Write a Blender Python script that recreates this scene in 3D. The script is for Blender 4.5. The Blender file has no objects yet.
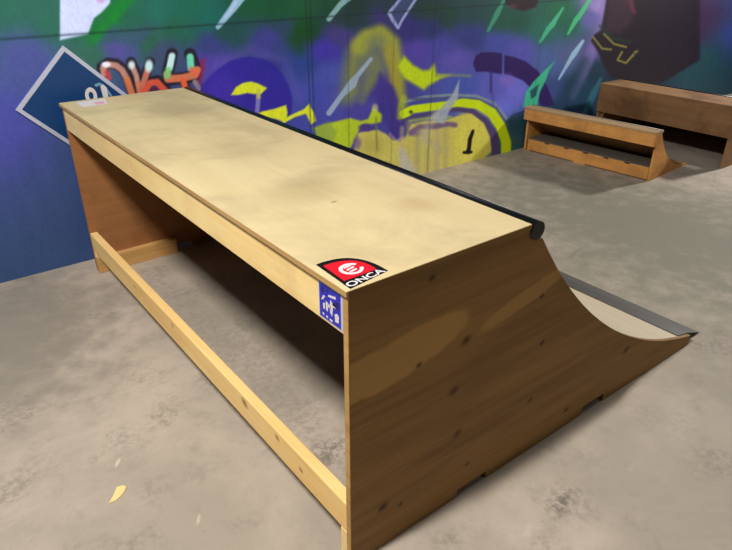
import bpy, bmesh, math, random
import numpy as np
from mathutils import Vector, Matrix
random.seed(4)
S = bpy.context.scene
COL = S.collection

# ------------------------------------------------------------------ helpers
def lin(c):
    c = np.asarray(c, float) / 255.0
    return np.where(c <= 0.04045, c / 12.92, ((c + 0.055) / 1.055) ** 2.4)
def rgba(c):
    l = lin(c); return (float(l[0]), float(l[1]), float(l[2]), 1.0)

def link(name, me, mat=None, parent=None, label=None):
    o = bpy.data.objects.new(name, me); COL.objects.link(o)
    if mat is not None: me.materials.append(mat)
    if parent is not None: o.parent = parent; o.matrix_parent_inverse = Matrix.Identity(4)
    if label: o['label'] = label
    return o
def thing(name, label, cat, loc=(0, 0, 0), rz=0.0, group=None):
    o = bpy.data.objects.new(name, None); COL.objects.link(o)
    o.location = loc; o.rotation_euler = (0, 0, rz); o.empty_display_size = 0.1
    o['label'] = label; o['category'] = cat
    if group: o['group'] = group
    return o
def finish(bm, name, mat, parent=None, bevel=0.0, smooth=False, label=None):
    bmesh.ops.recalc_face_normals(bm, faces=bm.faces)
    me = bpy.data.meshes.new(name); bm.to_mesh(me); bm.free()
    if smooth:
        for p in me.polygons: p.use_smooth = True
    o = link(name, me, mat, parent, label)
    if bevel:
        b = o.modifiers.new('edge', 'BEVEL'); b.width = bevel; b.segments = 2; b.limit_method = 'ANGLE'
        b.angle_limit = math.radians(40)
    return o
def box(bm, x0, x1, y0, y1, z0, z1):
    v = [bm.verts.new(p) for p in ((x0,y0,z0),(x1,y0,z0),(x1,y1,z0),(x0,y1,z0),(x0,y0,z1),(x1,y0,z1),(x1,y1,z1),(x0,y1,z1))]
    for f in ((3,2,1,0),(4,5,6,7),(0,1,5,4),(1,2,6,5),(2,3,7,6),(3,0,4,7)): bm.faces.new([v[i] for i in f])
def prism(bm, pts, fn, d0, d1):
    """polygon pts (a,b) swept from d0 to d1; fn(a,b,d)->xyz"""
    A = [bm.verts.new(fn(a, b, d0)) for a, b in pts]; B = [bm.verts.new(fn(a, b, d1)) for a, b in pts]
    bm.faces.new(A); bm.faces.new(B[::-1]); n = len(pts)
    for i in range(n): bm.faces.new((A[i], A[(i+1) % n], B[(i+1) % n], B[i]))
def tube(bm, x, z, r, y0, y1, n=28, wall=0.0):
    rings = [(y0, r), (y1, r)]
    V = [[bm.verts.new((x + rr*math.cos(2*math.pi*k/n), y, z + rr*math.sin(2*math.pi*k/n))) for k in range(n)] for y, rr in rings]
    for k in range(n): bm.faces.new((V[0][k], V[0][(k+1) % n], V[1][(k+1) % n], V[1][k]))
    if wall:
        W = [[bm.verts.new((x + (r-wall)*math.cos(2*math.pi*k/n), y, z + (r-wall)*math.sin(2*math.pi*k/n))) for k in range(n)] for y in (y0, y1)]
        for k in range(n):
            j = (k+1) % n
            bm.faces.new((W[0][k], W[1][k], W[1][j], W[0][j]))
            bm.faces.new((V[0][k], W[0][k], W[0][j], V[0][j])); bm.faces.new((V[1][k], V[1][j], W[1][j], W[1][k]))
    else:
        bm.faces.new(V[0]); bm.faces.new(V[1][::-1])
XZ = lambda a, b, d: (a, d, b)
XY = lambda a, b, d: (a, b, d)
YZ = lambda a, b, d: (d, a, b)

# ------------------------------------------------------------------ materials
def newmat(name, rough=0.6, spec=0.3, metal=0.0):
    m = bpy.data.materials.new(name); m.use_nodes = True
    nt = m.node_tree; b = nt.nodes['Principled BSDF']
    b.inputs['Roughness'].default_value = rough
    b.inputs['Specular IOR Level'].default_value = spec
    b.inputs['Metallic'].default_value = metal
    return m, nt, b
def mathn(nt, op, a, b=None, clamp=False):
    n = nt.nodes.new('ShaderNodeMath'); n.operation = op; n.use_clamp = clamp
    for i, v in enumerate((a, b)):
        if v is None: continue
        if isinstance(v, (int, float)): n.inputs[i].default_value = v
        else: nt.links.new(v, n.inputs[i])
    return n.outputs[0]
def noise(nt, scale3, detail=4, rough=0.6, seed=0.0, dist=0.0):
    tc = nt.nodes.new('ShaderNodeTexCoord'); mp = nt.nodes.new('ShaderNodeMapping')
    mp.inputs['Scale'].default_value = scale3; mp.inputs['Location'].default_value = (seed, seed*1.7, seed*0.6)
    nt.links.new(tc.outputs['Object'], mp.inputs['Vector'])
    n = nt.nodes.new('ShaderNodeTexNoise'); n.inputs['Scale'].default_value = 1.0
    n.inputs['Detail'].default_value = detail; n.inputs['Roughness'].default_value = rough
    n.inputs['Distortion'].default_value = dist
    nt.links.new(mp.outputs[0], n.inputs['Vector'])
    return n.outputs['Fac']
def smooth(nt, v, lo, hi):
    n = nt.nodes.new('ShaderNodeMapRange'); n.interpolation_type = 'SMOOTHSTEP'
    n.inputs['From Min'].default_value = lo; n.inputs['From Max'].default_value = hi
    nt.links.new(v, n.inputs['Value']); return n.outputs[0]
def mix(nt, fac, a, b):
    n = nt.nodes.new('ShaderNodeMix'); n.data_type = 'RGBA'
    if isinstance(fac, (int, float)): n.inputs[0].default_value = fac
    else: nt.links.new(fac, n.inputs[0])
    for i, v in ((6, a), (7, b)):
        if isinstance(v, tuple): n.inputs[i].default_value = v
        else: nt.links.new(v, n.inputs[i])
    return n.outputs[2]
def spot_mask(nt, centre, radii, axes=(0, 2), angle=0.0, edge=0.5, wob=0.0, seed=1.0):
    """elliptical patch in object space on the plane of two axes -> 1 inside"""
    tc = nt.nodes.new('ShaderNodeTexCoord'); sep = nt.nodes.new('ShaderNodeSeparateXYZ')
    nt.links.new(tc.outputs['Object'], sep.inputs[0])
    a = mathn(nt, 'SUBTRACT', sep.outputs[axes[0]], centre[0]); b = mathn(nt, 'SUBTRACT', sep.outputs[axes[1]], centre[1])
    c, s = math.cos(angle), math.sin(angle)
    p = mathn(nt, 'ADD', mathn(nt, 'MULTIPLY', a, c / radii[0]), mathn(nt, 'MULTIPLY', b, s / radii[0]))
    q = mathn(nt, 'ADD', mathn(nt, 'MULTIPLY', a, -s / radii[1]), mathn(nt, 'MULTIPLY', b, c / radii[1]))
    d = mathn(nt, 'SQRT', mathn(nt, 'ADD', mathn(nt, 'MULTIPLY', p, p), mathn(nt, 'MULTIPLY', q, q)))
    if wob:
        d = mathn(nt, 'ADD', d, mathn(nt, 'MULTIPLY', mathn(nt, 'SUBTRACT', noise(nt, (9, 9, 9), 3, .6, seed), 0.5), wob))
    n = nt.nodes.new('ShaderNodeMapRange'); n.interpolation_type = 'SMOOTHSTEP'
    n.inputs['From Min'].default_value = 1.0; n.inputs['From Max'].default_value = 1.0 - edge
    nt.links.new(d, n.inputs['Value']); return n.outputs[0]
def bump(nt, b, h, strength=0.2, dist=0.002):
    n = nt.nodes.new('ShaderNodeBump'); n.inputs['Strength'].default_value = strength
    n.inputs['Distance'].default_value = dist; nt.links.new(h, n.inputs['Height']); nt.links.new(n.outputs[0], b.inputs['Normal'])
def plain(name, c, rough=0.5, spec=0.3, metal=0.0):
    m, nt, b = newmat(name, rough, spec, metal)
    f = noise(nt, (60, 60, 60), 3)
    d = tuple(v * 0.85 for v in rgba(c)[:3]) + (1.0,)
    nt.links.new(mix(nt, f, rgba(c), d), b.inputs['Base Color']); return m
def wood(name, c1, c2, axis='y', grain=40, rough=0.6, seed=0.0, dirt=None, dirt_amt=0.5, knots=(), kaxes=(0, 2), patches=()):
    m, nt, b = newmat(name, rough, 0.25)
    sc = [grain]*3; sc['xyz'.index(axis)] = grain*0.05
    g = noise(nt, tuple(sc), 5, 0.6, seed, 0.6)
    sc2 = [grain*0.15]*3; sc2['xyz'.index(axis)] = grain*0.02
    g2 = noise(nt, tuple(sc2), 3, 0.5, seed + 3, 0.8)
    f = mathn(nt, 'ADD', mathn(nt, 'MULTIPLY', smooth(nt, g, .3, .7), .5), mathn(nt, 'MULTIPLY', smooth(nt, g2, .3, .7), .5))
    col = mix(nt, f, rgba(c1), rgba(c2))
    for cen, rad, ang, pc, amt, ed in patches:
        pm = spot_mask(nt, cen, rad, kaxes, ang, ed, 0.5, seed + 5)
        col = mix(nt, mathn(nt, 'MULTIPLY', pm, amt), col, rgba(pc))
    if dirt:
        dn = noise(nt, (3.2, 3.2, 3.2), 6, 0.65, seed + 9, 0.4)
        col = mix(nt, mathn(nt, 'MULTIPLY', smooth(nt, dn, .42, .68), dirt_amt), col, rgba(dirt))
        sp = noise(nt, (45, 45, 45), 4, 0.7, seed + 2)
        col = mix(nt, mathn(nt, 'MULTIPLY', smooth(nt, sp, .6, .8), dirt_amt*.6), col, rgba(dirt))
    for cen, r, kc in knots:
        k = spot_mask(nt, cen, (r*1.75, r*1.2), kaxes, 0.35, 0.9, 0.9, seed + 1)
        col = mix(nt, mathn(nt, 'MULTIPLY', k, .85), col, rgba(kc))
    nt.links.new(col, b.inputs['Base Color']); bump(nt, b, g, .15, .001)
    return m

# ------------------------------------------------------------------ dimensions (metres)
L, H, T = 2.38, 0.915, 0.018
R, XT = 2.0, 2.33                     # transition radius and where its circle touches the floor
def curve_z(x): return R - math.sqrt(R*R - (XT - x)**2)
WALL_Y = 2.53

# camera values (found from the ramp's edges)
CAM = np.array([-0.7222, -0.997, 1.5945]); F_PX = 629.5
FW = np.array([0.5425, 0.7016, -0.4620]); RT = np.array([0.7920, -0.6105, 0.0029]); UP = np.array([0.2800, 0.3675, 0.8869])

# ------------------------------------------------------------------ floor
m, nt, b = newmat('concrete', 0.75, 0.3)
n1 = noise(nt, (1.6, 1.6, 1.6), 7, 0.62, 2.0, .3); n2 = noise(nt, (9, 9, 9), 6, 0.7, 5.0, .5); n3 = noise(nt, (90, 90, 90), 4, .7, 1.0)
col = mix(nt, smooth(nt, n1, .36, .64), rgba((192, 179, 165)), rgba((168, 158, 145)))
col = mix(nt, mathn(nt, 'MULTIPLY', smooth(nt, n2, .54, .76), .32), col, rgba((128, 122, 112)))
n4 = noise(nt, (5, 7, 5), 6, .7, 11.0, .8)
col = mix(nt, mathn(nt, 'MULTIPLY', smooth(nt, n4, .6, .78), .4), col, rgba((214, 203, 188)))
col = mix(nt, mathn(nt, 'MULTIPLY', smooth(nt, n3, .58, .85), .5), col, rgba((95, 90, 84)))
n5 = smooth(nt, noise(nt, (38, 38, 38), 5, .75, 3.0), .40, .62)
col = mix(nt, mathn(nt, 'MULTIPLY', mathn(nt, 'MULTIPLY', n5, smooth(nt, noise(nt, (4, 4, 4), 4, .6, 21.0), .5, .7)), .45), col, rgba((108, 102, 92)))
for cen, rad, ang, c, amt in (((-.40, .83), (.03, .009), .9, (225, 212, 190), .7), ((-.28, .43), (.03, .008), 1.0, (222, 210, 186), .5), ((.24, 1.0), (.2, 1.4), 0, (140, 134, 122), .55),  # last patch: penumbra behind the rail put into the floor colour
                              ((2.3, .9), (.16, .01), .2, (125, 121, 108), .6), ((2.5, 1.25), (.12, .01), .1, (125, 121, 108), .5),
                              ((.22, .42), (.12, .1), .4, (112, 106, 96), .7), ((.68, -.22), (.12, .06), .2, (96, 92, 82), .8), ((1.25, -.42), (.16, .12), .3, (118, 112, 98), .6), ((3.0, .8), (1.5, 2.4), 0, (140, 137, 121), .92), ((-.5, 2.0), (.7, 1.0), 0, (142, 135, 124), .85), ((1.3, -.4), (.9, .7), .2, (160, 154, 141), .5),
                              ((1.35, -.25), (.2, .1), .6, (205, 196, 180), .35)):
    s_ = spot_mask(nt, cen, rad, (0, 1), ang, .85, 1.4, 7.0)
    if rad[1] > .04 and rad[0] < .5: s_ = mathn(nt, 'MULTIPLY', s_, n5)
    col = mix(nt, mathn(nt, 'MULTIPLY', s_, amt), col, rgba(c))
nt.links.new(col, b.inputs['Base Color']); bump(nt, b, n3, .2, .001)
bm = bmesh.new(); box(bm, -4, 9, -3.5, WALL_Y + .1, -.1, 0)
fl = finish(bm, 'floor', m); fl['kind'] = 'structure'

# ------------------------------------------------------------------ painted wall
# The mural is sprayed paint: its colours are laid onto a fine vertex grid of the wall.
# Its layout is drawn in sketch units (u,v) mapped to the wall plane by one fixed projective map.
def sketch(X, Z):
    d = np.stack([X - CAM[0], np.full_like(X, WALL_Y - CAM[1]), Z - CAM[2]], -1)
    w = d @ FW
    return 366 + F_PX*(d @ RT)/w, 275 - F_PX*(d @ UP)/w
xs = np.concatenate([np.arange(-3.2, -.5, .05), np.arange(-.5, 2.2, .0058), np.arange(2.2, 5.3, .0085), np.arange(5.3, 9.01, .05)])
zs = np.concatenate([np.arange(0, 1.42, .006), np.arange(1.42, 3.0, .04)])
GX, GZ = np.meshgrid(xs, zs); shp = GX.shape
U, V = sketch(GX.ravel(), GZ.ravel())
base_pts = [
 (-60,-30,35,95,70),(0,0,40,100,75),(30,60,70,80,130),(0,120,70,75,140),(60,20,40,100,75),
 (115,15,20,115,45),(98,30,22,110,48),(130,20,32,95,70),(160,12,32,104,80),(190,10,25,100,72),(93,55,48,100,75),(112,36,50,85,95),
 (140,38,52,82,98),(115,50,80,75,135),(130,55,66,78,122),(150,42,45,92,70),(165,52,58,75,98),(180,30,32,92,70),(208,18,22,98,78),
 (250,5,20,82,48),(280,10,18,76,42),(230,32,30,75,66),(212,45,52,62,112),(288,26,40,66,82),(268,40,58,60,125),(212,62,76,64,142),
 (305,30,16,66,28),(300,5,24,84,46),(330,6,20,70,42),(350,20,30,56,52),(360,5,24,54,42),(380,16,56,50,102),(385,5,32,54,60),
 (308,62,40,64,125),(325,50,62,50,148),(343,35,64,58,112),(330,75,70,80,150),(318,95,62,72,150),(340,98,76,76,142),(375,88,64,54,128),
 (365,110,70,66,140),(320,120,64,70,145),(408,28,48,44,104),(430,30,40,50,96),(420,50,82,66,150),(440,45,72,70,146),(445,15,26,60,50),
 (425,8,28,56,48),(470,10,34,70,64),(500,20,30,86,60),(458,60,92,84,158),(470,38,50,60,116),(500,43,70,80,150),(465,85,70,88,158),
 (490,88,92,96,172),(515,90,112,112,192),(505,110,110,116,204),(520,50,88,84,160),(540,30,38,108,80),(560,10,30,104,64),(520,20,28,84,60),
 (575,22,26,100,62),(550,60,76,100,142),(570,58,80,96,124),(588,20,100,96,146),(602,8,150,130,172),(592,50,92,82,132),(575,90,26,64,74),
 (600,70,22,52,62),(620,75,12,34,40),(558,95,58,76,122),(630,20,46,24,34),(620,45,22,16,28),(640,65,16,34,40),(515,125,40,80,80),(512,145,50,90,85),  # last two: low ramp's shadow on the wall, put into the paint
 (560,115,30,55,80),(610,120,18,40,50),(680,20,50,30,50),(700,70,25,60,60),(760,40,40,60,110),(800,120,30,80,60),
 (250,130,60,60,140),(150,110,60,60,120),(290,140,60,70,140),(400,190,60,60,120),(300,-60,25,90,50),(500,-60,30,80,60)]
BP = np.array(base_pts, float)
num = np.zeros((U.size, 3)); den = np.zeros(U.size)
wob = 2.0*np.sin(U*.11 + V*.07) + 1.5*np.sin(V*.19 - U*.05)
for u0, v0, r_, g_, b_ in BP:
    w = 1.0/(((U + wob - u0)**2 + 1.5*(V - v0)**2) + 40.0)**1.9
    num += w[:, None]*np.array([r_, g_, b_]); den += w
C = num/den[:, None]
def sstep(x): x = np.clip(x, 0, 1); return x*x*(3 - 2*x)
def lay(a, c):
    global C
    C = C*(1 - a[:, None]) + np.array(c, float)*a[:, None]
def seg_d(u0, v0, u1, v1):
    dx, dy = u1 - u0, v1 - v0; t = np.clip(((U - u0)*dx + (V - v0)*dy)/(dx*dx + dy*dy + 1e-9), 0, 1)
    return np.hypot(U - u0 - t*dx, V - v0 - t*dy), t
def stroke(pts, w, c, a=1.0, soft=1.0):
    if isinstance(w, (int, float)): w = [w]*len(pts)
    best = np.full(U.size, 1e9)
    for i in range(len(pts) - 1):
        d, t = seg_d(*pts[i], *pts[i+1]); best = np.minimum(best, d - (w[i]*(1 - t) + w[i+1]*t)/2)
    lay(a*sstep(.5 - best/(2*soft)), c)
def poly(pts, c, a=1.0, soft=1.0):
    inside = np.zeros(U.size, bool); best = np.full(U.size, 1e9); n = len(pts)
    for i in range(n):
        (x0, y0), (x1, y1) = pts[i], pts[(i+1) % n]
        best = np.minimum(best, seg_d(x0, y0, x1, y1)[0])
        if y0 != y1:
            cr = ((V >= min(y0, y1)) & (V < max(y0, y1))) & (U < x0 + (V - y0)*(x1 - x0)/(y1 - y0)); inside ^= cr
    sd = np.where(inside, -best, best); lay(a*sstep(.5 - sd/(2*soft)), c)
def ell(u0, v0, ru, rv, c, a=1.0, soft=.1):
    d = np.hypot((U - u0)/ru, (V - v0)/rv); lay(a*sstep(.5 - (d - 1)/(2*soft)), c)

# pale corner, top left
poly([(60,-20),(112,-20),(110,3),(102,12),(94,18),(88,34),(60,40)], (196,208,222), 1, 1.5)
ell(101, 0, 4, 3, (190,140,175), .7, .5)
# green fan strokes
stroke([(92,42),(112,18),(132,-6)], [9,10,14], (18,128,38), .65, 4)
stroke([(140,60),(152,40),(180,20)], [8,9,8], (34,100,58), .4, 6)
stroke([(300,50),(296,40),(306,20)], [10,16,14], (14,72,20), .6, 7)
stroke([(240,-5),(262,8),(300,16)], 14, (16,84,42), .4, 7)
stroke([(428,8),(452,10),(449,26)], [5,6,5], (24,72,40), .5, 4)
# letters at left
K = (32,24,34)
for pts, w in (([(103,72),(102,67),(108,63),(116,64),(123,69),(128,78),(134,95)], 11), ([(131,62),(136,72),(141,95)], 10), ([(150,62),(146,74),(141,95)], 10),
               ([(150,82),(158,80),(168,92)], 10), ([(172,54),(168,72),(168,80),(182,78),(196,76),(194,64),(190,54)], 12), ([(184,80),(186,88)], 9), ([(196,80),(203,95)], 9)):
    stroke(pts, w, K, .9, 1.2)
stroke([(203,60),(202,74),(199,84)], 4, (150,30,60), .8, 1.2)
stroke([(104,74),(103,68),(108,64.5),(116,65.5),(122,70),(127,79),(133,97)], [6,6,6,6,6,6,6], (178,130,104), 1, 1)
stroke([(127,80),(133,97)], 6, (206,112,56), .9, 2)
stroke([(107,72),(109,78)], 5, (190,60,60), .9, 1.5); ell(106, 64.5, 4.5, 2.6, (232,240,230), 1, .5)
stroke([(131.5,65),(136,75),(141,97)], [5,5,5], (186,140,110), 1, 1); stroke([(138,84),(141,97)], 5, (215,110,60), .8, 2); ell(131.5, 65, 3.2, 4, (205,230,205), 1, .6)
stroke([(149,65),(146,75),(141,90),(142,97)], 6, (190,110,80), 1, 1); ell(149, 66, 3.8, 6, (190,235,212), 1, .5)
stroke([(144,92),(150,83),(157,82),(168,94)], 6.5, (206,84,54), 1, 1); ell(154, 90, 4, 3, (90,25,40), .9, .5)
stroke([(167,74),(168,79),(182,78),(195,75),(197,70)], 7.5, (206,116,72), 1, 1)
stroke([(172,56),(169.5,68)], [6.5,6.5], (196,236,214), 1, 1.2); stroke([(168.5,70),(167,76)], 6, (110,205,110), .9, 2)
stroke([(190,57),(191,68)], 7, (110,212,158), 1, 1.2); stroke([(192,70),(196,72)], 6, (226,100,60), .9, 2)
stroke([(183,80),(186,90)], 6, (222,96,50), 1, 1); stroke([(195,82),(201,92)], 5, (150,135,110), 1, 1)
# blue disc with yellow shapes
stroke([(200,86),(216,66),(250,50),(284,62),(300,96)], 10, (96,80,160), .35, 5)
poly([(201,88),(208,78),(218,69),(230,61),(241,57.5),(250,56.5),(262,58.5),(273,64),(282,73),(288,84),(292,96),(292,108),(289,122),(240,150),(195,110)], (46,36,134), 1, 1.2)
ell(222, 92, 18, 18, (70,48,152), .6, .6); ell(268, 66, 14, 6, (38,34,118), .5, .8)
YL = (214,224,34)
stroke([(258.5,92),(258,103),(257,114)], 4.5, (126,122,166), .95, 1)
poly([(231,95),(236,87),(243,83),(251,81.5),(258,83.5),(267,88),(263,92),(261,94),(254,94),(247,93),(238,95)], YL, 1, 1)
stroke([(258.5,91),(258.5,97)], 4, (190,195,70), .8, 1.5)
poly([(257,114),(262,111.5),(274,109),(286,105),(287.5,112),(287,117),(284,122),(276,119),(268,118)], YL, 1, 1)
stroke([(284,121),(294,115.5),(306,111)], [4,3.5,5], YL, 1, 1)
poly([(304,109),(309.5,103.5),(311,108),(314,113),(316,121),(311,124.5),(307,116)], YL, 1, 1)
# olive smear and its drips
stroke([(347,98),(351,75),(355,55),(365,42)], [14,20,20,18], (112,128,74), .75, 7)
stroke([(353,90),(352,70),(355,52)], 7, (150,142,52), .5, 4)
stroke([(360,46),(368,38),(380,35),(390,44),(396,66),(399,90),(402,118)], [18,18,20,20,16,12,10], (164,168,48), .88, 5)
ell(374, 62, 15, 18, (136,142,74), .7, .9)
stroke([(388,48),(392,62),(396,84)], 9, (168,150,36), .6, 4)
ell(376, 44, 9, 9, (104,116,88), .6, .8)
stroke([(352,94),(366,84),(376,68)], 12, (118,132,72), .5, 6)
stroke([(362,100),(372,80)], 8, (130,150,54), .45, 4)
poly([(380,72),(386,82),(393,86),(399,100),(406,116),(406,128),(402,136),(396,139),(390,134),(386,122),(378,108),(376,90)], (62,48,124), .9, 3)
stroke([(390,134),(396,141),(405,137)], 2.5, (150,120,150), .9, 1)
# lower yellow blocks
poly([(314,128),(325,124),(338,121),(350,118),(361,121),(368,119),(373,108),(376,109),(382,115),(381,122),(372,124),(362,125),(358,132),(354,142),(349,150),(322,148)], (176,200,34), 1, 1.5)
poly([(313,128),(330,122),(336,132),(330,150),(318,146)], (132,158,64), .7, 3)
ell(375, 108, 3, 4, (200,200,120), .7, .5)
poly([(358,133),(366,131),(378,130),(386,134),(393,140),(400,141),(406,137),(411,124),(424,121),(445,120),(470,112),(486,124),(493,150),(478,164),(440,178),(395,182),(352,158)], (204,194,84), 1, 1.5)
ell(472, 138, 18, 26, (222,214,76), .9, .5)
ell(372, 145, 12, 10, (180,168,70), .7, .8)
stroke([(402,128),(401,160)], 4, (196,180,110), .6, 2)
for u0, c, a in ((418,(150,140,110),.5),(428,(170,162,120),.5),(437,(176,160,130),.6),(446,(160,150,110),.4),(409,(190,180,80),.5)):
    stroke([(u0,125),(u0-1,178)], 5, c, a, 3)
stroke([(376,118),(377,150)], 2, (120,120,50), .6, 1); ell(357, 143, 4, 6, (110,80,130), .7, .6); ell(366, 127.5, 7, 4, (72,54,118), .95, .4)
poly([(399,148),(405,150),(414,166),(420,178),(400,178)], (186,184,170), .75, 4)
stroke([(411,133),(420,127),(436,126),(448,124),(455,125)], [6,5,6,5,5], (110,88,112), .9, 1.5)
ell(416, 132, 5, 4, (120,96,130), .7, .6); stroke([(420,132),(440,150)], 6, (180,170,120), .5, 4)
# yellow wing
poly([(404,56),(413,65),(423,70.5),(429,70),(434,64),(436.5,74),(450,75),(440,79),(428,86),(424,90),(412,83),(404,78),(398,66)], (190,216,18), 1, 2.5)
stroke([(436,76),(452,75),(470,76)], 3, (140,150,90), .6, 1.5)
# ring
stroke([(404,102),(424,97),(450,95),(476,96),(494,103),(506,118)], 3, (138,160,140), .8, 1)
stroke([(412,99),(438,98.5),(452,97.5),(478,99.5),(496,108),(508,126)], 2.5, (78,84,110), .85, 1)
stroke([(404,114),(412,109.5),(430,107),(445,105.5),(463,103),(478,104.5),(492,113),(501,127),(506,142),(506,158)], [9,8,8,8,9,9,10,10,10,10], (204,230,10), 1, 1)
stroke([(406,119),(424,115),(440,112),(457,109),(473,111.5),(486,121),(494,136),(496,156)], [2.5,3,4,4.5,5,6,7.5,8], (80,66,100), 1, 1)
stroke([(400,117),(401,104),(404,98)], 6, (168,190,40), .7, 2); ell(411, 112, 2, 2, (70,80,30), .9, .5)
stroke([(410,121),(430,118),(450,117)], 3, (180,196,60), .7, 1.5)
# black figure
stroke([(473,131),(470,139),(469,148),(468,152)], [3,4,4,4.5], (16,12,16), 1, .8); stroke([(464,152.5),(471,152)], 3, (16,12,16), 1, .8)
# spears
SP = (152,174,178)
stroke([(244,-8),(233,8),(218,27)], [11,8,4.5], (150,188,196), .95, 1); stroke([(236,2),(226,17)], 3, (180,208,216), .6, 1)
stroke([(352,-6),(340,5),(329,19)], [8,5.5,5], (134,176,160), .95, 1)
stroke([(404,-5),(389,13),(393,20),(398,28),(402,20),(419,-6)], [3,3.5,4,3,2.5,3], (156,168,196), .95, .9)
poly([(404,-5),(391,13),(397,24),(417,-6)], (70,84,120), .6, 1)
stroke([(371,59),(357,76),(352,84),(342,95),(329,113)], [3.5,5,9,5,5.5], SP, .92, 1)
poly([(459.5,79),(458,98),(449,112),(444,124),(428,119),(441,108),(452,95)], (168,178,172), .9, 1.3)
stroke([(436,112),(428,126),(424,140)], 7, (190,186,150), .5, 4)
GR = (70,184,122)
stroke([(504,0),(497,14),(488,31)], [3,5.5,2.5], (64,152,106), .95, .9)
stroke([(563,8),(552,25),(549,28),(540,42)], [2,5.5,5,2.5], GR, .95, .9)
stroke([(592,-4),(580,15),(576,20),(568,34)], [3,5,5,2], (72,190,112), .95, .9)
stroke([(583,41),(574,54),(570,60),(559,79)], [3,5.5,4,2], (150,186,190), .95, .9)
stroke([(601,78),(594,93),(585,112)], [2,7,5], (48,108,106), .8, 1.5)
# purple arc
AR = (46,26,82)
poly([(475.5,56),(481,52.5),(492,52),(502,53.5),(502,74),(494,73),(484,71.5),(476,72),(473,64)], AR, 1, .9)
stroke([(491,72),(491,92)], 2.5, (60,50,110), .9, 1); stroke([(492,92),(493,104)], 2.5, (80,70,140), .5, 1)
poly([(504.5,55),(514,57),(526,61.5),(538,71),(547,86),(555,106),(541,106),(535,92),(523,80.5),(512,76),(504,74)], AR, 1, .9)
ell(507, 80, 7, 6, (140,104,180), .6, .8)
poly([(555,61),(549,71),(545,82),(540,92),(537,106),(523,107),(526,92),(534,81),(545,70)], (62,190,126), .96, 1)
poly([(539,84),(536,96),(531,99),(530,91)], (34,74,84), .9, 1)
# dark creature shapes at right, with the light's fall-off painted in
poly([(504,-8),(506,3),(512,8),(524,11),(536,7),(541,-8)], (46,30,34), 1, 1.5); ell(513, 6, 4, 2.5, (110,60,60), .6, .6)
stroke([(608,-8),(603,14),(598,34),(588,62),(572,96)], [7,8,9,10,8], (128,112,150), .6, 3)
stroke([(585,60),(566,96),(556,118)], [6,16,20], (26,56,68), .7, 6)
poly([(608,-10),(604,14),(601,30),(594,35),(591,41),(598,52),(604,66),(612,78),(660,84),(700,60),(700,-10)], (26,19,26), .97, 1.8)
poly([(609,-10),(606,16),(604,32),(620,34),(632,22),(634,-10)], (54,36,42), .8, 4); stroke([(628,-6),(634,12)], 4, (116,44,56), .6, 2.5)
stroke([(600,26),(612,38),(630,42)], 3, (26,56,34), .6, 2)
for pts in ([(593,37),(597,42),(602,48.5),(611,49.5)], [(622,52),(617.5,60),(626,63),(636,51.5)], [(604,34),(614,44),(626,47)]):
    stroke(pts, 2.0, (150,146,52), .75, 1.0)
# spray grain and panel joints
rng = np.random.RandomState(3)
gn = rng.normal(0, .6, shp); gn = (gn + np.roll(gn, 1, 0) + np.roll(gn, 1, 1) + np.roll(gn, 2, 0))/2
C *= (1 + .03*gn.ravel())[:, None]
GXr, GZr = GX.ravel(), GZ.ravel()
for x0, wd, a in ((1.535, .006, .45), (1.565, .006, .45), (1.85, .006, .25), (2.24, .006, .2), (2.62, .007, .3), (3.85, .007, .2)):
    lay(a*np.exp(-((GXr - x0)/wd)**2), (24, 30, 34))
lay(.55*np.exp(-((GZr - 1.205)/.006)**2), (20, 40, 38))
lin_c = lin(np.clip(C, 0, 255))*1.0
me = bpy.data.meshes.new('wall_back')
nz, nx = shp
verts = np.stack([GXr, np.full(GXr.size, WALL_Y), GZr], -1)
idx = np.arange(nz*nx).reshape(nz, nx)
quads = np.stack([idx[:-1, :-1], idx[:-1, 1:], idx[1:, 1:], idx[1:, :-1]], -1).reshape(-1, 4)
me.vertices.add(len(verts)); me.vertices.foreach_set('co', verts.astype('f').ravel())
me.loops.add(quads.size); me.loops.foreach_set('vertex_index', quads.astype('i').ravel())
me.polygons.add(len(quads)); me.polygons.foreach_set('loop_start', np.arange(0, quads.size, 4, dtype='i'))
me.polygons.foreach_set('loop_total', np.full(len(quads), 4, dtype='i'))
me.update(); me.validate()
at = me.color_attributes.new('paint', 'FLOAT_COLOR', 'POINT')
at.data.foreach_set('color', np.concatenate([lin_c, np.ones((len(lin_c), 1))], 1).astype('f').ravel())
m, nt, b = newmat('mural_paint', 0.55, 0.3)
vc = nt.nodes.new('ShaderNodeAttribute'); vc.attribute_name = 'paint'
gain = nt.nodes.new('ShaderNodeMix'); gain.data_type = 'RGBA'; gain.blend_type = 'MULTIPLY'; gain.inputs[0].default_value = 1
nf = noise(nt, (14, 14, 3), 5, .6, 2.0)
MURAL_GAIN = 1.25
g_ = mathn(nt, 'ADD', mathn(nt, 'MULTIPLY', nf, .3*MURAL_GAIN), .85*MURAL_GAIN)
cmb = nt.nodes.new('ShaderNodeCombineColor')
for i, k_ in enumerate((1.02, 1.04, 1.42)): nt.links.new(mathn(nt, 'MULTIPLY', g_, k_), cmb.inputs[i])
nt.links.new(vc.outputs['Color'], gain.inputs[6]); nt.links.new(cmb.outputs[0], gain.inputs[7])
nt.links.new(gain.outputs[2], b.inputs['Base Color']); bump(nt, b, nf, .1, .002)
wl = link('wall_back', me, m); wl['kind'] = 'structure'

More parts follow.
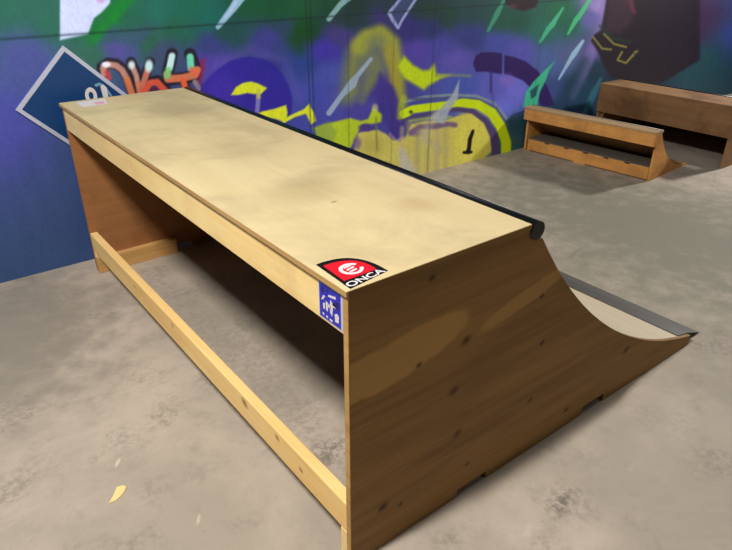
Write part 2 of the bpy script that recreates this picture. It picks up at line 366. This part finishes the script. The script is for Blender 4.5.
# ------------------------------------------------------------------ materials for the ramps
W_PINE = wood('pine_timber', (255, 234, 172), (248, 212, 142), 'y', 55, .55, 1.0,
              knots=(), dirt=(190, 150, 96), dirt_amt=.25)
W_RAIL = wood('pine_rail', (255, 224, 154), (244, 198, 126), 'y', 60, .55, 4.0,
              knots=(((.40, .2), .012, (140, 92, 50)), ((.62, .20), .020, (140, 92, 50)), ((.26, .17), .010, (140, 92, 50)), ((1.25, .2), .011, (150, 100, 55)), ((1.7, .19), .01, (150, 100, 55))), kaxes=(1, 2))
W_PINE_X = wood('pine_timber_cross', (224, 182, 120), (196, 148, 88), 'x', 55, .55, 6.0)
KN = [((.375, .772), .016, (150, 108, 52)), ((.257, .864), .013, (52, 32, 16)), ((.403, .621), .019, (66, 40, 20)), ((.227, .613), .011, (40, 24, 14)),
      ((.371, .459), .020, (46, 28, 16)), ((.767, .464), .012, (60, 36, 20)), ((.728, .651), .008, (60, 36, 20)), ((.401, .281), .021, (74, 48, 26)),
      ((.75, .241), .014, (80, 50, 28)), ((.113, .164), .018, (40, 26, 16)), ((1.333, .202), .018, (54, 34, 20)), ((.985, .08), .014, (66, 42, 24)), ((.461, .124), .009, (66, 42, 24)),
      ((.18, .13), .008, (60, 40, 22))]
PT = [((.12, .66), (.34, .075), .12, (188, 146, 82), .85, .22), ((.66, .675), (.24, .035), .22, (182, 140, 80), .75, .3),
      ((.30, .87), (.5, .05), 0.0, (118, 86, 44), .4, .8), ((.5, .5), (.22, .12), .5, (120, 88, 46), .35, .8)]
W_PLY = wood('side_plywood', (156, 118, 64), (122, 88, 44), 'x', 44, .6, 2.0, knots=KN, patches=PT)
W_PLYF = wood('far_plywood', (176, 124, 78), (156, 106, 64), 'x', 22, .6, 8.0, dirt=(120, 70, 40), dirt_amt=.35)
W_DECK = wood('deck_plywood', (209, 193, 151), (200, 182, 140), 'y', 30, .5, 5.0, dirt=(158, 142, 112), dirt_amt=.4, kaxes=(0, 1),
              patches=(((.33, 1.15), (.22, .3), .2, (168, 150, 116), .35, .9), ((.28, .62), (.2, .18), .6, (160, 140, 104), .45, .8), ((.4, 1.9), (.2, .3), 0, (160, 144, 116), .5, .8),
                       ((.47, .3), (.1, .12), .5, (170, 146, 104), .4, .9), ((.29, .47), (.02, .012), .2, (110, 92, 66), .6, .9)))
W_EDGE = wood('ply_edge', (206, 166, 104), (170, 128, 74), 'y', 40, .6, 3.0)
W_BAND = wood('deck_edge_band', (206, 170, 114), (170, 132, 84), 'y', 60, .7, 3.5)
W_SURF = wood('riding_sheet', (226, 212, 186), (214, 198, 170), 'y', 18, .45, 7.0)
W_OLD = wood('aged_timber', (232, 170, 98), (204, 142, 78), 'y', 40, .6, 9.0, dirt=(130, 90, 52), dirt_amt=.5)
W_SHADED = wood('shaded_plywood', (92, 62, 38), (70, 46, 28), 'y', 20, .7, 14.0)  # inner wood darkened, the shade under the ramp put into its colour
W_SLOT_SHADE = wood('slot_shade_timber', (44, 32, 22), (30, 22, 16), 'x', 30, .8, 15.0)  # near-black: shade inside the slots put into the colour
W_OLD2 = wood('aged_plywood', (160, 122, 84), (138, 102, 68), 'y', 20, .65, 12.0, dirt=(70, 48, 32), dirt_amt=.5)
M_STEEL = plain('black_steel_pipe', (24, 28, 34), .32, .6, .5)
M_PLATE = plain('grey_steel_plate', (92, 92, 90), .45, .4, .35)
M_GALV = plain('worn_bare_steel', (170, 158, 140), .5, .4, .1)
M_GREYTOP = plain('grey_worn_board', (110, 104, 98), .6)

# ------------------------------------------------------------------ main quarter pipe
QP = thing('quarter_pipe', 'long waist-high plywood quarter pipe with black coping and stickers at its near corner', 'skate ramp')
def panel_outline(notches=True):
    p = [(0, 0)]
    if notches:
        for a, c, h in ((.426, .561, .030), (1.097, 1.235, .036)): p += [(a, 0), (a, h), (c, h), (c, 0)]
    p += [(1.90, 0), (1.90, curve_z(1.90))]
    n = 30
    for i in range(1, n + 1):
        x = 1.90 + (.69 - 1.90)*i/n; p.append((x, curve_z(x)))
    p += [(.66, .858), (.632, .870), (.626, H - .0155), (0, H - .0155)]
    return p
bm = bmesh.new(); prism(bm, panel_outline(), XZ, 0, T); finish(bm, 'side_panel', W_PLY, QP, .0012, label='knotty brown plywood side panel with two slots along its bottom edge')
bm = bmesh.new(); prism(bm, panel_outline(), XZ, L - T, L); finish(bm, 'side_panel', W_PLYF, QP, .0012, label='reddish brown plywood side panel at the far end')
# pale laminated back edge of the near panel
bm = bmesh.new(); box(bm, -.0025, -.0002, .0, T + .001, 0, H - .0155); finish(bm, 'edge_band', W_EDGE, QP)
# deck
bm = bmesh.new(); box(bm, -.008, .628, -.003, 1.2, H - .015, H); box(bm, -.008, .628, 1.2015, L + .003, H - .015, H)
dk = finish(bm, 'deck', W_DECK, QP, .001, label='pale scuffed plywood top deck')
bm = bmesh.new(); box(bm, 0, .038, T + .0005, L - T - .0005, .785, H - .0155); finish(bm, 'back_beam', W_PINE, QP, .003)
bm = bmesh.new(); box(bm, 0, .038, T + .0005, L - T - .0005, .119, .228); finish(bm, 'back_rail', W_RAIL, QP, .004)
bm = bmesh.new(); box(bm, 0, .038, T + .0005, .052, 0, .1185); finish(bm, 'rail_block', W_PINE, QP, .002)
bm = bmesh.new(); box(bm, 0, .038, L - .052, L - T - .0005, .09, .1185); finish(bm, 'rail_block', W_PINE, QP, .002)
bm = bmesh.new(); box(bm, .0, .45, L - T - .040, L - T - .0005, .0, .088); finish(bm, 'sole_or_blocker', W_PINE_X, QP, .003)
bm = bmesh.new(); box(bm, .05, 1.45, T + .0005, T + .04, 0, .085); finish(bm, 'sole_or_blocker', W_SLOT_SHADE, QP, .003)  # unseen blocker added behind the slots to keep them dark
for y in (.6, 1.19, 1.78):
    bm = bmesh.new(); box(bm, .0385, .575, y - .019, y + .019, .81, H - .0155); finish(bm, 'deck_joist', W_SHADED, QP, .002)
# upright frame under the coping
bm = bmesh.new(); box(bm, .58, .618, T + .0005, L - T - .0005, .70, .80); finish(bm, 'front_beam', W_SHADED, QP, .002)
# cross studs carrying the curved surface
for x in (.82, .98, 1.16, 1.36, 1.58):
    a = math.atan2((XT - x), (R - curve_z(x)))   # slope
    bm = bmesh.new()
    cx_, cz_ = x - math.sin(a)*.032, curve_z(x) - math.cos(a)*.032 - .006
    pts = []
    for da, db in ((-.02, -.016), (.02, -.016), (.02, .016), (-.02, .016)):
        pts.append((cx_ + da*math.cos(a) - db*math.sin(a)*-1, cz_ - da*math.sin(a) + db*math.cos(a)))
    prism(bm, pts, XZ, T + .0005, L - T - .0005); finish(bm, 'cross_stud', W_SHADED, QP)
# riding surface: bent sheet between the panels
bm = bmesh.new(); up_, lo_ = [], []
for i in range(41):
    x = .685 + (1.90 - .685)*i/40; z = curve_z(x) - .001; a = math.atan2((XT - x), (R - curve_z(x)))
    up_.append((x, z)); lo_.append((x - math.sin(a)*.010, z - math.cos(a)*.010))
prism(bm, up_ + lo_[::-1], XZ, T + .0004, L - T - .0004)
finish(bm, 'riding_surface', W_SURF, QP, label='smooth pale curved riding sheet')
bm = bmesh.new()
un_ = [(a_ - .006, b_ - .012) for a_, b_ in lo_]; un0 = [(a_ - .0003, b_ - .0006) for a_, b_ in lo_]
prism(bm, un0 + un_[::-1], XZ, T + .0004, L - T - .0004)
finish(bm, 'shade_layer', W_SHADED, QP, label='added dark layer under the riding sheet, shade put into its colour')  # sheet added to darken the underside of the ramp
# steel toe plate
bm = bmesh.new(); za = curve_z(1.81) + .001
prism(bm, [(1.81, za), (1.90, curve_z(1.90) + .001), (2.03, .0005), (2.03, .004), (1.90, curve_z(1.90) + .005), (1.81, za + .003)], XZ, T + .0, L - T)
finish(bm, 'toe_plate', M_PLATE, QP, label='dark grey steel plate along the foot')
# coping
bm = bmesh.new(); tube(bm, .656, .889, .028, -.006, L + .01, 36)
cp = finish(bm, 'coping', M_STEEL, QP, smooth=False, label='black steel coping pipe')
for p in cp.data.polygons: p.use_smooth = len(p.vertices) == 4
bm = bmesh.new(); box(bm, -.004, .626, -.0048, -.0032, H - .015, H - .001); finish(bm, 'deck_edge', W_PLY, QP)  # added strip, shade on the deck's near end put into its colour
bm = bmesh.new(); box(bm, -.0092, -.0082, -.003, L, H - .015, H - .0012); finish(bm, 'deck_edge', W_BAND, QP)

# text helper
def text_bm(txt, size, fn, thick=.0004, extrude_scale=(1, 1)):
    cu = bpy.data.curves.new('lettering', 'FONT'); cu.body = txt; cu.size = size; cu.align_x = 'CENTER'; cu.align_y = 'CENTER'; cu.offset = size*.018
    to = bpy.data.objects.new('lettering', cu); COL.objects.link(to)
    dg = bpy.context.evaluated_depsgraph_get(); dg.update()
    me = bpy.data.meshes.new_from_object(to.evaluated_get(dg))
    bpy.data.objects.remove(to); bpy.data.curves.remove(cu)
    for v in me.vertices: v.co = Vector(fn(v.co.x*extrude_scale[0], v.co.y*extrude_scale[1]))
    bm = bmesh.new(); bm.from_mesh(me); bpy.data.meshes.remove(me); return bm
def plate(name, pts, fn, d0, d1, mat, parent, label=None):
    bm = bmesh.new(); prism(bm, pts, fn, d0, d1); return finish(bm, name, mat, parent, label=label)
def arc_pts(p0, pm, p1, n=14):
    """quadratic arc through three points"""
    c = (2*pm[0] - .5*(p0[0] + p1[0]), 2*pm[1] - .5*(p0[1] + p1[1])); o = []
    for i in range(n + 1):
        t = i/n; o.append(tuple((1-t)**2*p0[k] + 2*t*(1-t)*c[k] + t*t*p1[k] for k in (0, 1)))
    return o
V_RED = plain('red_vinyl', (214, 26, 44), .35, .4); V_BLK = plain('black_vinyl', (22, 18, 22), .35, .4)
V_WHT = plain('white_vinyl', (232, 228, 232), .35, .4); V_BLU = plain('blue_vinyl', (36, 40, 196), .35, .4)
V_PNK = plain('pink_vinyl', (236, 170, 190), .4, .4); V_NAVY = plain('navy_vinyl', (20, 66, 122), .4, .4); V_LIL = plain('lilac_white_trim', (196, 202, 226), .4, .4)
V_SKY = plain('pale_blue_vinyl', (120, 170, 200), .4, .4)

# red sticker on the deck corner
z = H + .0004
out = [(.006, .002), (.130, .020)] + arc_pts((.130, .020), (.104, .124), (.012, .150))[1:]
st = plate('sticker', out, XY, z, z + .0004, V_BLK, QP, 'red pointed sticker with black border, white emblem and white letters')
inn = [(.0165, .040), (.1135, .042)] + arc_pts((.1135, .042), (.096, .113), (.022, .134))[1:]
plate('red_field', inn, XY, z + .0004, z + .0007, V_RED, st)
plate('letter_band', [(.016, .007), (.116, .022), (.112, .036), (.017, .034)], XY, z + .0004, z + .0006, V_BLK, st)
rt = lambda a, b: (.065 + a*math.cos(.10) - b*math.sin(.10), .0225 + a*math.sin(.10) + b*math.cos(.10), z + .0009)
finish(text_bm('ONCA', .030, rt, extrude_scale=(1.28, 1)), 'lettering', V_WHT, st)
# emblem: white ring cut by strokes
bm = bmesh.new(); ec = (.066, .080)
def ring(bm, c, r0, r1, a0, a1, zz, n=26, sx=1.0):
    P = []; Q = []
    for i in range(n + 1):
        a = a0 + (a1 - a0)*i/n
        P.append(bm.verts.new((c[0] + r1*math.cos(a)*sx, c[1] + r1*math.sin(a), zz))); Q.append(bm.verts.new((c[0] + r0*math.cos(a)*sx, c[1] + r0*math.sin(a), zz)))
    for i in range(n): bm.faces.new((Q[i], P[i], P[i+1], Q[i+1]))
ring(bm, ec, .020, .029, .5, 6.0, z + .0010, sx=1.05)
for k in range(3):
    o_ = -.012 + k*.012
    prism(bm, [(ec[0] - .014, ec[1] + o_ - .003), (ec[0] + .010, ec[1] + o_ + .001), (ec[0] + .012, ec[1] + o_ + .008), (ec[0] - .012, ec[1] + o_ + .004)], XY, z + .0007, z + .0010)
finish(bm, 'emblem', V_WHT, st)
# blue sticker on the back beam (seen from behind: right is -y)
y0, y1, z0, z1 = .022, .122, .792, .892
xb = -.0004
st2 = plate('sticker', [(y0, z0), (y1, z0), (y1, z1), (y0, z1)], YZ, xb - .0004, xb, V_LIL, QP, 'square blue sticker with white border and white figure')
plate('blue_field', [(y0 + .009, z0 + .003), (y1 - .003, z0 + .003), (y1 - .003, z1 - .004), (y0 + .009, z1 - .004)], YZ, xb - .0007, xb - .0004, V_BLU, st2)
def yz(a, b): return (y1 - a*.1, z0 + b*.1)
bm = bmesh.new()
marks = [[(.40,.70),(.72,.76),(.72,.83),(.42,.76)], [(.30,.30),(.38,.28),(.40,.52),(.30,.54)], [(.48,.30),(.56,.22),(.60,.50),(.72,.52),(.70,.60),(.56,.60),(.50,.66),(.46,.48)],
         [(.38,.42),(.50,.40),(.50,.48),(.38,.50)], [(.68,.14),(.82,.16),(.84,.34),(.76,.40),(.66,.34)], [(.10,.50),(.20,.54),(.28,.66),(.20,.66)], [(.18,.28),(.26,.30),(.26,.46),(.18,.44)],
         [(.14,.12),(.22,.10),(.22,.15),(.15,.17)], [(.30,.10),(.36,.08),(.38,.14),(.31,.15)], [(.44,.08),(.56,.07),(.57,.12),(.45,.13)]]
for mk in marks: prism(bm, [yz(a, b_) for a, b_ in mk], YZ, xb - .0010, xb - .0007)
finish(bm, 'emblem', V_WHT, st2)
bm = bmesh.new()
for mk in ([(.12,.74),(.22,.70),(.26,.88),(.14,.90)], [(.56,.56),(.84,.50),(.86,.72),(.70,.70)], [(.34,.80),(.44,.84),(.42,.90),(.34,.90)]):
    prism(bm, [yz(a, b_) for a, b_ in mk], YZ, xb - .0010, xb - .0007)
finish(bm, 'dark_marks', plain('dark_blue_vinyl', (20, 14, 120), .35, .4), st2)
# small sticker on the far deck corner
st3 = plate('sticker', [(.06, 2.22), (.175, 2.22), (.20, 2.345), (.06, 2.345)], XY, z, z + .0004, V_WHT, QP, 'white and pink sticker on the far deck corner')
plate('pink_field', [(.125, 2.23), (.168, 2.23), (.18, 2.29), (.128, 2.29)], XY, z + .0004, z + .0007, V_PNK, st3)

# ------------------------------------------------------------------ diamond sign behind the far end
SG = thing('diamond_sign', 'blue diamond-shaped board with pale border fixed to the mural behind the far deck end', 'sign', (.098, 2.522, .60))
hd = .279; tilt = 0.0; ZS = .60
def sgn(a, b, d):   # a across, b up the board, d out of it (towards the room)
    return (a, -d, b)
def dia(s): return [(0, hd - hd*s), (hd*s, hd), (0, hd + hd*s), (-hd*s, hd)]
plate('border', dia(1.0), sgn, -.0075, .004, V_LIL, SG); plate('blue_face', dia(.90), sgn, .0042, .005, V_NAVY, SG)
bm = bmesh.new()
def ring_s(c, r0, r1, n=24):
    P = [bm.verts.new(sgn(c[0] + r1[0]*math.cos(k*2*math.pi/n), c[1] + r1[1]*math.sin(k*2*math.pi/n), .0062)) for k in range(n)]
    Q = [bm.verts.new(sgn(c[0] + r0[0]*math.cos(k*2*math.pi/n), c[1] + r0[1]*math.sin(k*2*math.pi/n), .0062)) for k in range(n)]
    for k in range(n): bm.faces.new((Q[k], P[k], P[(k+1) % n], Q[(k+1) % n]))
ring_s((.085, .905 - ZS), (.012, .02), (.030, .042))
prism(bm, [(a, b_ - ZS) for a, b_ in ((.145, .87), (.170, .87), (.170, .935), (.155, .955), (.140, .945))], sgn, .0052, .0062)
finish(bm, 'lettering', V_WHT, SG)
bm = bmesh.new(); prism(bm, [(a, b_ - ZS) for a, b_ in ((.118, .945), (.140, .952), (.160, .925), (.180, .89), (.192, .89), (.168, .94), (.140, .966), (.110, .958))], sgn, .0052, .0060)
finish(bm, 'swoosh', V_SKY, SG)

# ------------------------------------------------------------------ low ramp against the mural at right
ang = math.atan2(3.833 - 3.748, 2.466 - 1.4127)
LR = thing('low_ramp', 'low wooden ramp at right against the mural, slotted board inside its open back', 'skate ramp', (3.838, 1.34, 0), ang)
LL = 1.155
def lr_outline():
    p = [(.0, 0), (.66, 0), (.66, .01)]
    for i in range(1, 13):
        t = i/12; a = t*math.radians(61); p.append((.66 - .70*math.sin(a), .01 + .70*(1 - math.cos(a))))
    p += [(.04, .372), (-.02, .372), (-.02, .27), (.0, .27)]
    return p
for ya, yb in ((0, .018), (LL - .018, LL)):
    bm = bmesh.new(); prism(bm, lr_outline(), XZ, ya, yb); finish(bm, 'side_panel', W_OLD, LR)
bm = bmesh.new(); box(bm, -.058, -.0205, 0, LL, .278, .372); finish(bm, 'back_beam', W_OLD, LR, .003)
bm = bmesh.new(); box(bm, -.062, .038, 0, LL, .3725, .386); finish(bm, 'deck', wood('grey_deck', (196, 164, 122), (160, 128, 92), 'y', 30, .6, 4.4), LR, .001)
bm = bmesh.new(); tube(bm, .055, .376, .013, 0, LL, 18); o = finish(bm, 'coping', M_GALV, LR, smooth=True)
bm = bmesh.new(); P1 = []; P2 = []
for i in range(13):
    a = i/12*math.radians(61); P1.append((.66 - .70*math.sin(a), .012 + .70*(1 - math.cos(a)))); P2.append((.66 - .708*math.sin(a), .004 + .708*(1 - math.cos(a)) - .001))
prism(bm, P1 + P2[::-1], XZ, .019, LL - .019); finish(bm, 'riding_surface', W_OLD2, LR)
# slotted lower board
p = [(.02, .0)]
e = LL - .04
p += [(.02, .010), (.55, .010), (.55, 0), (.66, 0), (.66, .010), (e - .02, .010), (e - .02, 0), (e, 0), (e, .104)]
for yc in (.93, .74, .56, .38, .20):
    p += [(yc + .025, .104), (yc + .022, .092), (yc - .022, .092), (yc - .025, .104)]
p += [(.02, .104)]
bm = bmesh.new(); prism(bm, p, YZ, -.005, .030); finish(bm, 'lower_board', W_OLD, LR, label='low timber board with slots along its top edge')
bm = bmesh.new(); box(bm, -.003, .22, .02, e, .1045, .113); finish(bm, 'lower_shelf', M_GREYTOP, LR)
bm = bmesh.new(); box(bm, .18, .218, .02, e, 0, .104); finish(bm, 'shelf_bearer', W_OLD, LR)

# ------------------------------------------------------------------ taller ramp behind it
RR = thing('rear_ramp', 'dark brown plywood ramp partly hidden behind the low ramp at the right edge', 'skate ramp', (4.6, 1.15, 0), .0)
RL = 1.22
def rr_outline():
    p = [(0, 0), (1.3, 0), (1.3, .01)]
    for i in range(1, 13):
        a = i/12*math.radians(54); p.append((1.3 - 1.2*math.sin(a), .01 + 1.2*(1 - math.cos(a))))
    p += [(.30, .484), (0, .484)]
    return p
for ya, yb in ((0, .018), (RL - .018, RL)):
    bm = bmesh.new(); prism(bm, rr_outline(), XZ, ya, yb); finish(bm, 'side_panel', W_OLD2, RR)
bm = bmesh.new(); box(bm, -.018, -.0005, 0, RL, .25, .484); finish(bm, 'back_board', W_OLD2, RR, .002)
bm = bmesh.new(); box(bm, -.02, .30, 0, RL, .4845, .50); finish(bm, 'deck', W_OLD2, RR)
bm = bmesh.new(); P1 = []; P2 = []
for i in range(13):
    a = i/12*math.radians(52); P1.append((1.3 - 1.2*math.sin(a), .012 + 1.2*(1 - math.cos(a)))); P2.append((1.3 - 1.208*math.sin(a), .003 + 1.208*(1 - math.cos(a))))
prism(bm, P1 + P2[::-1], XZ, .019, RL - .019); finish(bm, 'riding_surface', W_OLD2, RR)
bm = bmesh.new(); tube(bm, .32, .487, .018, 0, RL, 18); finish(bm, 'coping', M_STEEL, RR, smooth=True)

# ------------------------------------------------------------------ scrap on the floor
CH = bmesh.new()
cp_ = [(-.485, .662), (-.462, .660), (-.446, .668), (-.425, .683), (-.414, .700), (-.424, .712), (-.441, .716), (-.452, .700), (-.466, .682)]
cen = (-.450, .688)
prism(CH, [(a - cen[0], c - cen[1]) for a, c in cp_], XY, 0.0003, .003)
o = finish(CH, 'wood_chip', wood('fresh_wood_chip', (246, 226, 158), (232, 206, 136), 'x', 60, .6, 2.2), None, .0008)
o.location = (cen[0], cen[1], 0); o['label'] = 'pale yellow wood chip lying on the concrete floor at lower left'; o['category'] = 'wood chip'

# ------------------------------------------------------------------ light
def area(name, loc, target, sx, sy, power, col, spread=180):
    l = bpy.data.lights.new(name, 'AREA'); l.shape = 'RECTANGLE'; l.size = sx; l.size_y = sy; l.energy = power; l.color = col
    l.spread = math.radians(spread)
    o = bpy.data.objects.new(name, l); COL.objects.link(o); o.location = loc
    d = Vector(target) - Vector(loc); o.rotation_euler = d.to_track_quat('-Z', 'Y').to_euler(); return o
area('ceiling_or_fill_light', (-1.52, .12, 3.76), (.3, .8, 0), .12, .5, 188, (1.0, .945, .87))
area('ceiling_or_fill_light', (7.2, .75, 2.65), (3.0, 1.5, 0), .3, .3, 150, (1.0, .96, .91))
area('ceiling_or_fill_light', (1.8, -.25, 3.1), (1.8, -.1, 0), .6, .25, 10, (1.0, .95, .88))  # unseen overhead fill, added to even out the floor light
area('ceiling_or_fill_light', (1.6, -3.3, 2.5), (1.2, 0, .3), 1.0, 1.0, 12.5, (1.0, .94, .84))  # unseen fill added to lift the near side panel
w = bpy.data.worlds.new('World'); S.world = w; w.use_nodes = True
bg = w.node_tree.nodes['Background']; bg.inputs[0].default_value = (1.0, .93, .84, 1); bg.inputs[1].default_value = .010

# ------------------------------------------------------------------ camera
cd = bpy.data.cameras.new('Camera'); cam = bpy.data.objects.new('Camera', cd); COL.objects.link(cam)
cd.sensor_fit = 'HORIZONTAL'; cd.sensor_width = 36; cd.lens = F_PX*36/732; cd.clip_start = .05
r_, u_, f_ = (Vector(v).normalized() for v in (RT, UP, FW))
cam.matrix_world = Matrix(((r_.x, u_.x, -f_.x, CAM[0]), (r_.y, u_.y, -f_.y, CAM[1]), (r_.z, u_.z, -f_.z, CAM[2]), (0, 0, 0, 1)))
S.camera = cam
S.view_settings.view_transform = 'Standard'; S.view_settings.look = 'None'; S.view_settings.gamma = 1; S.view_settings.use_curve_mapping = False
S.view_settings.exposure = 0.0
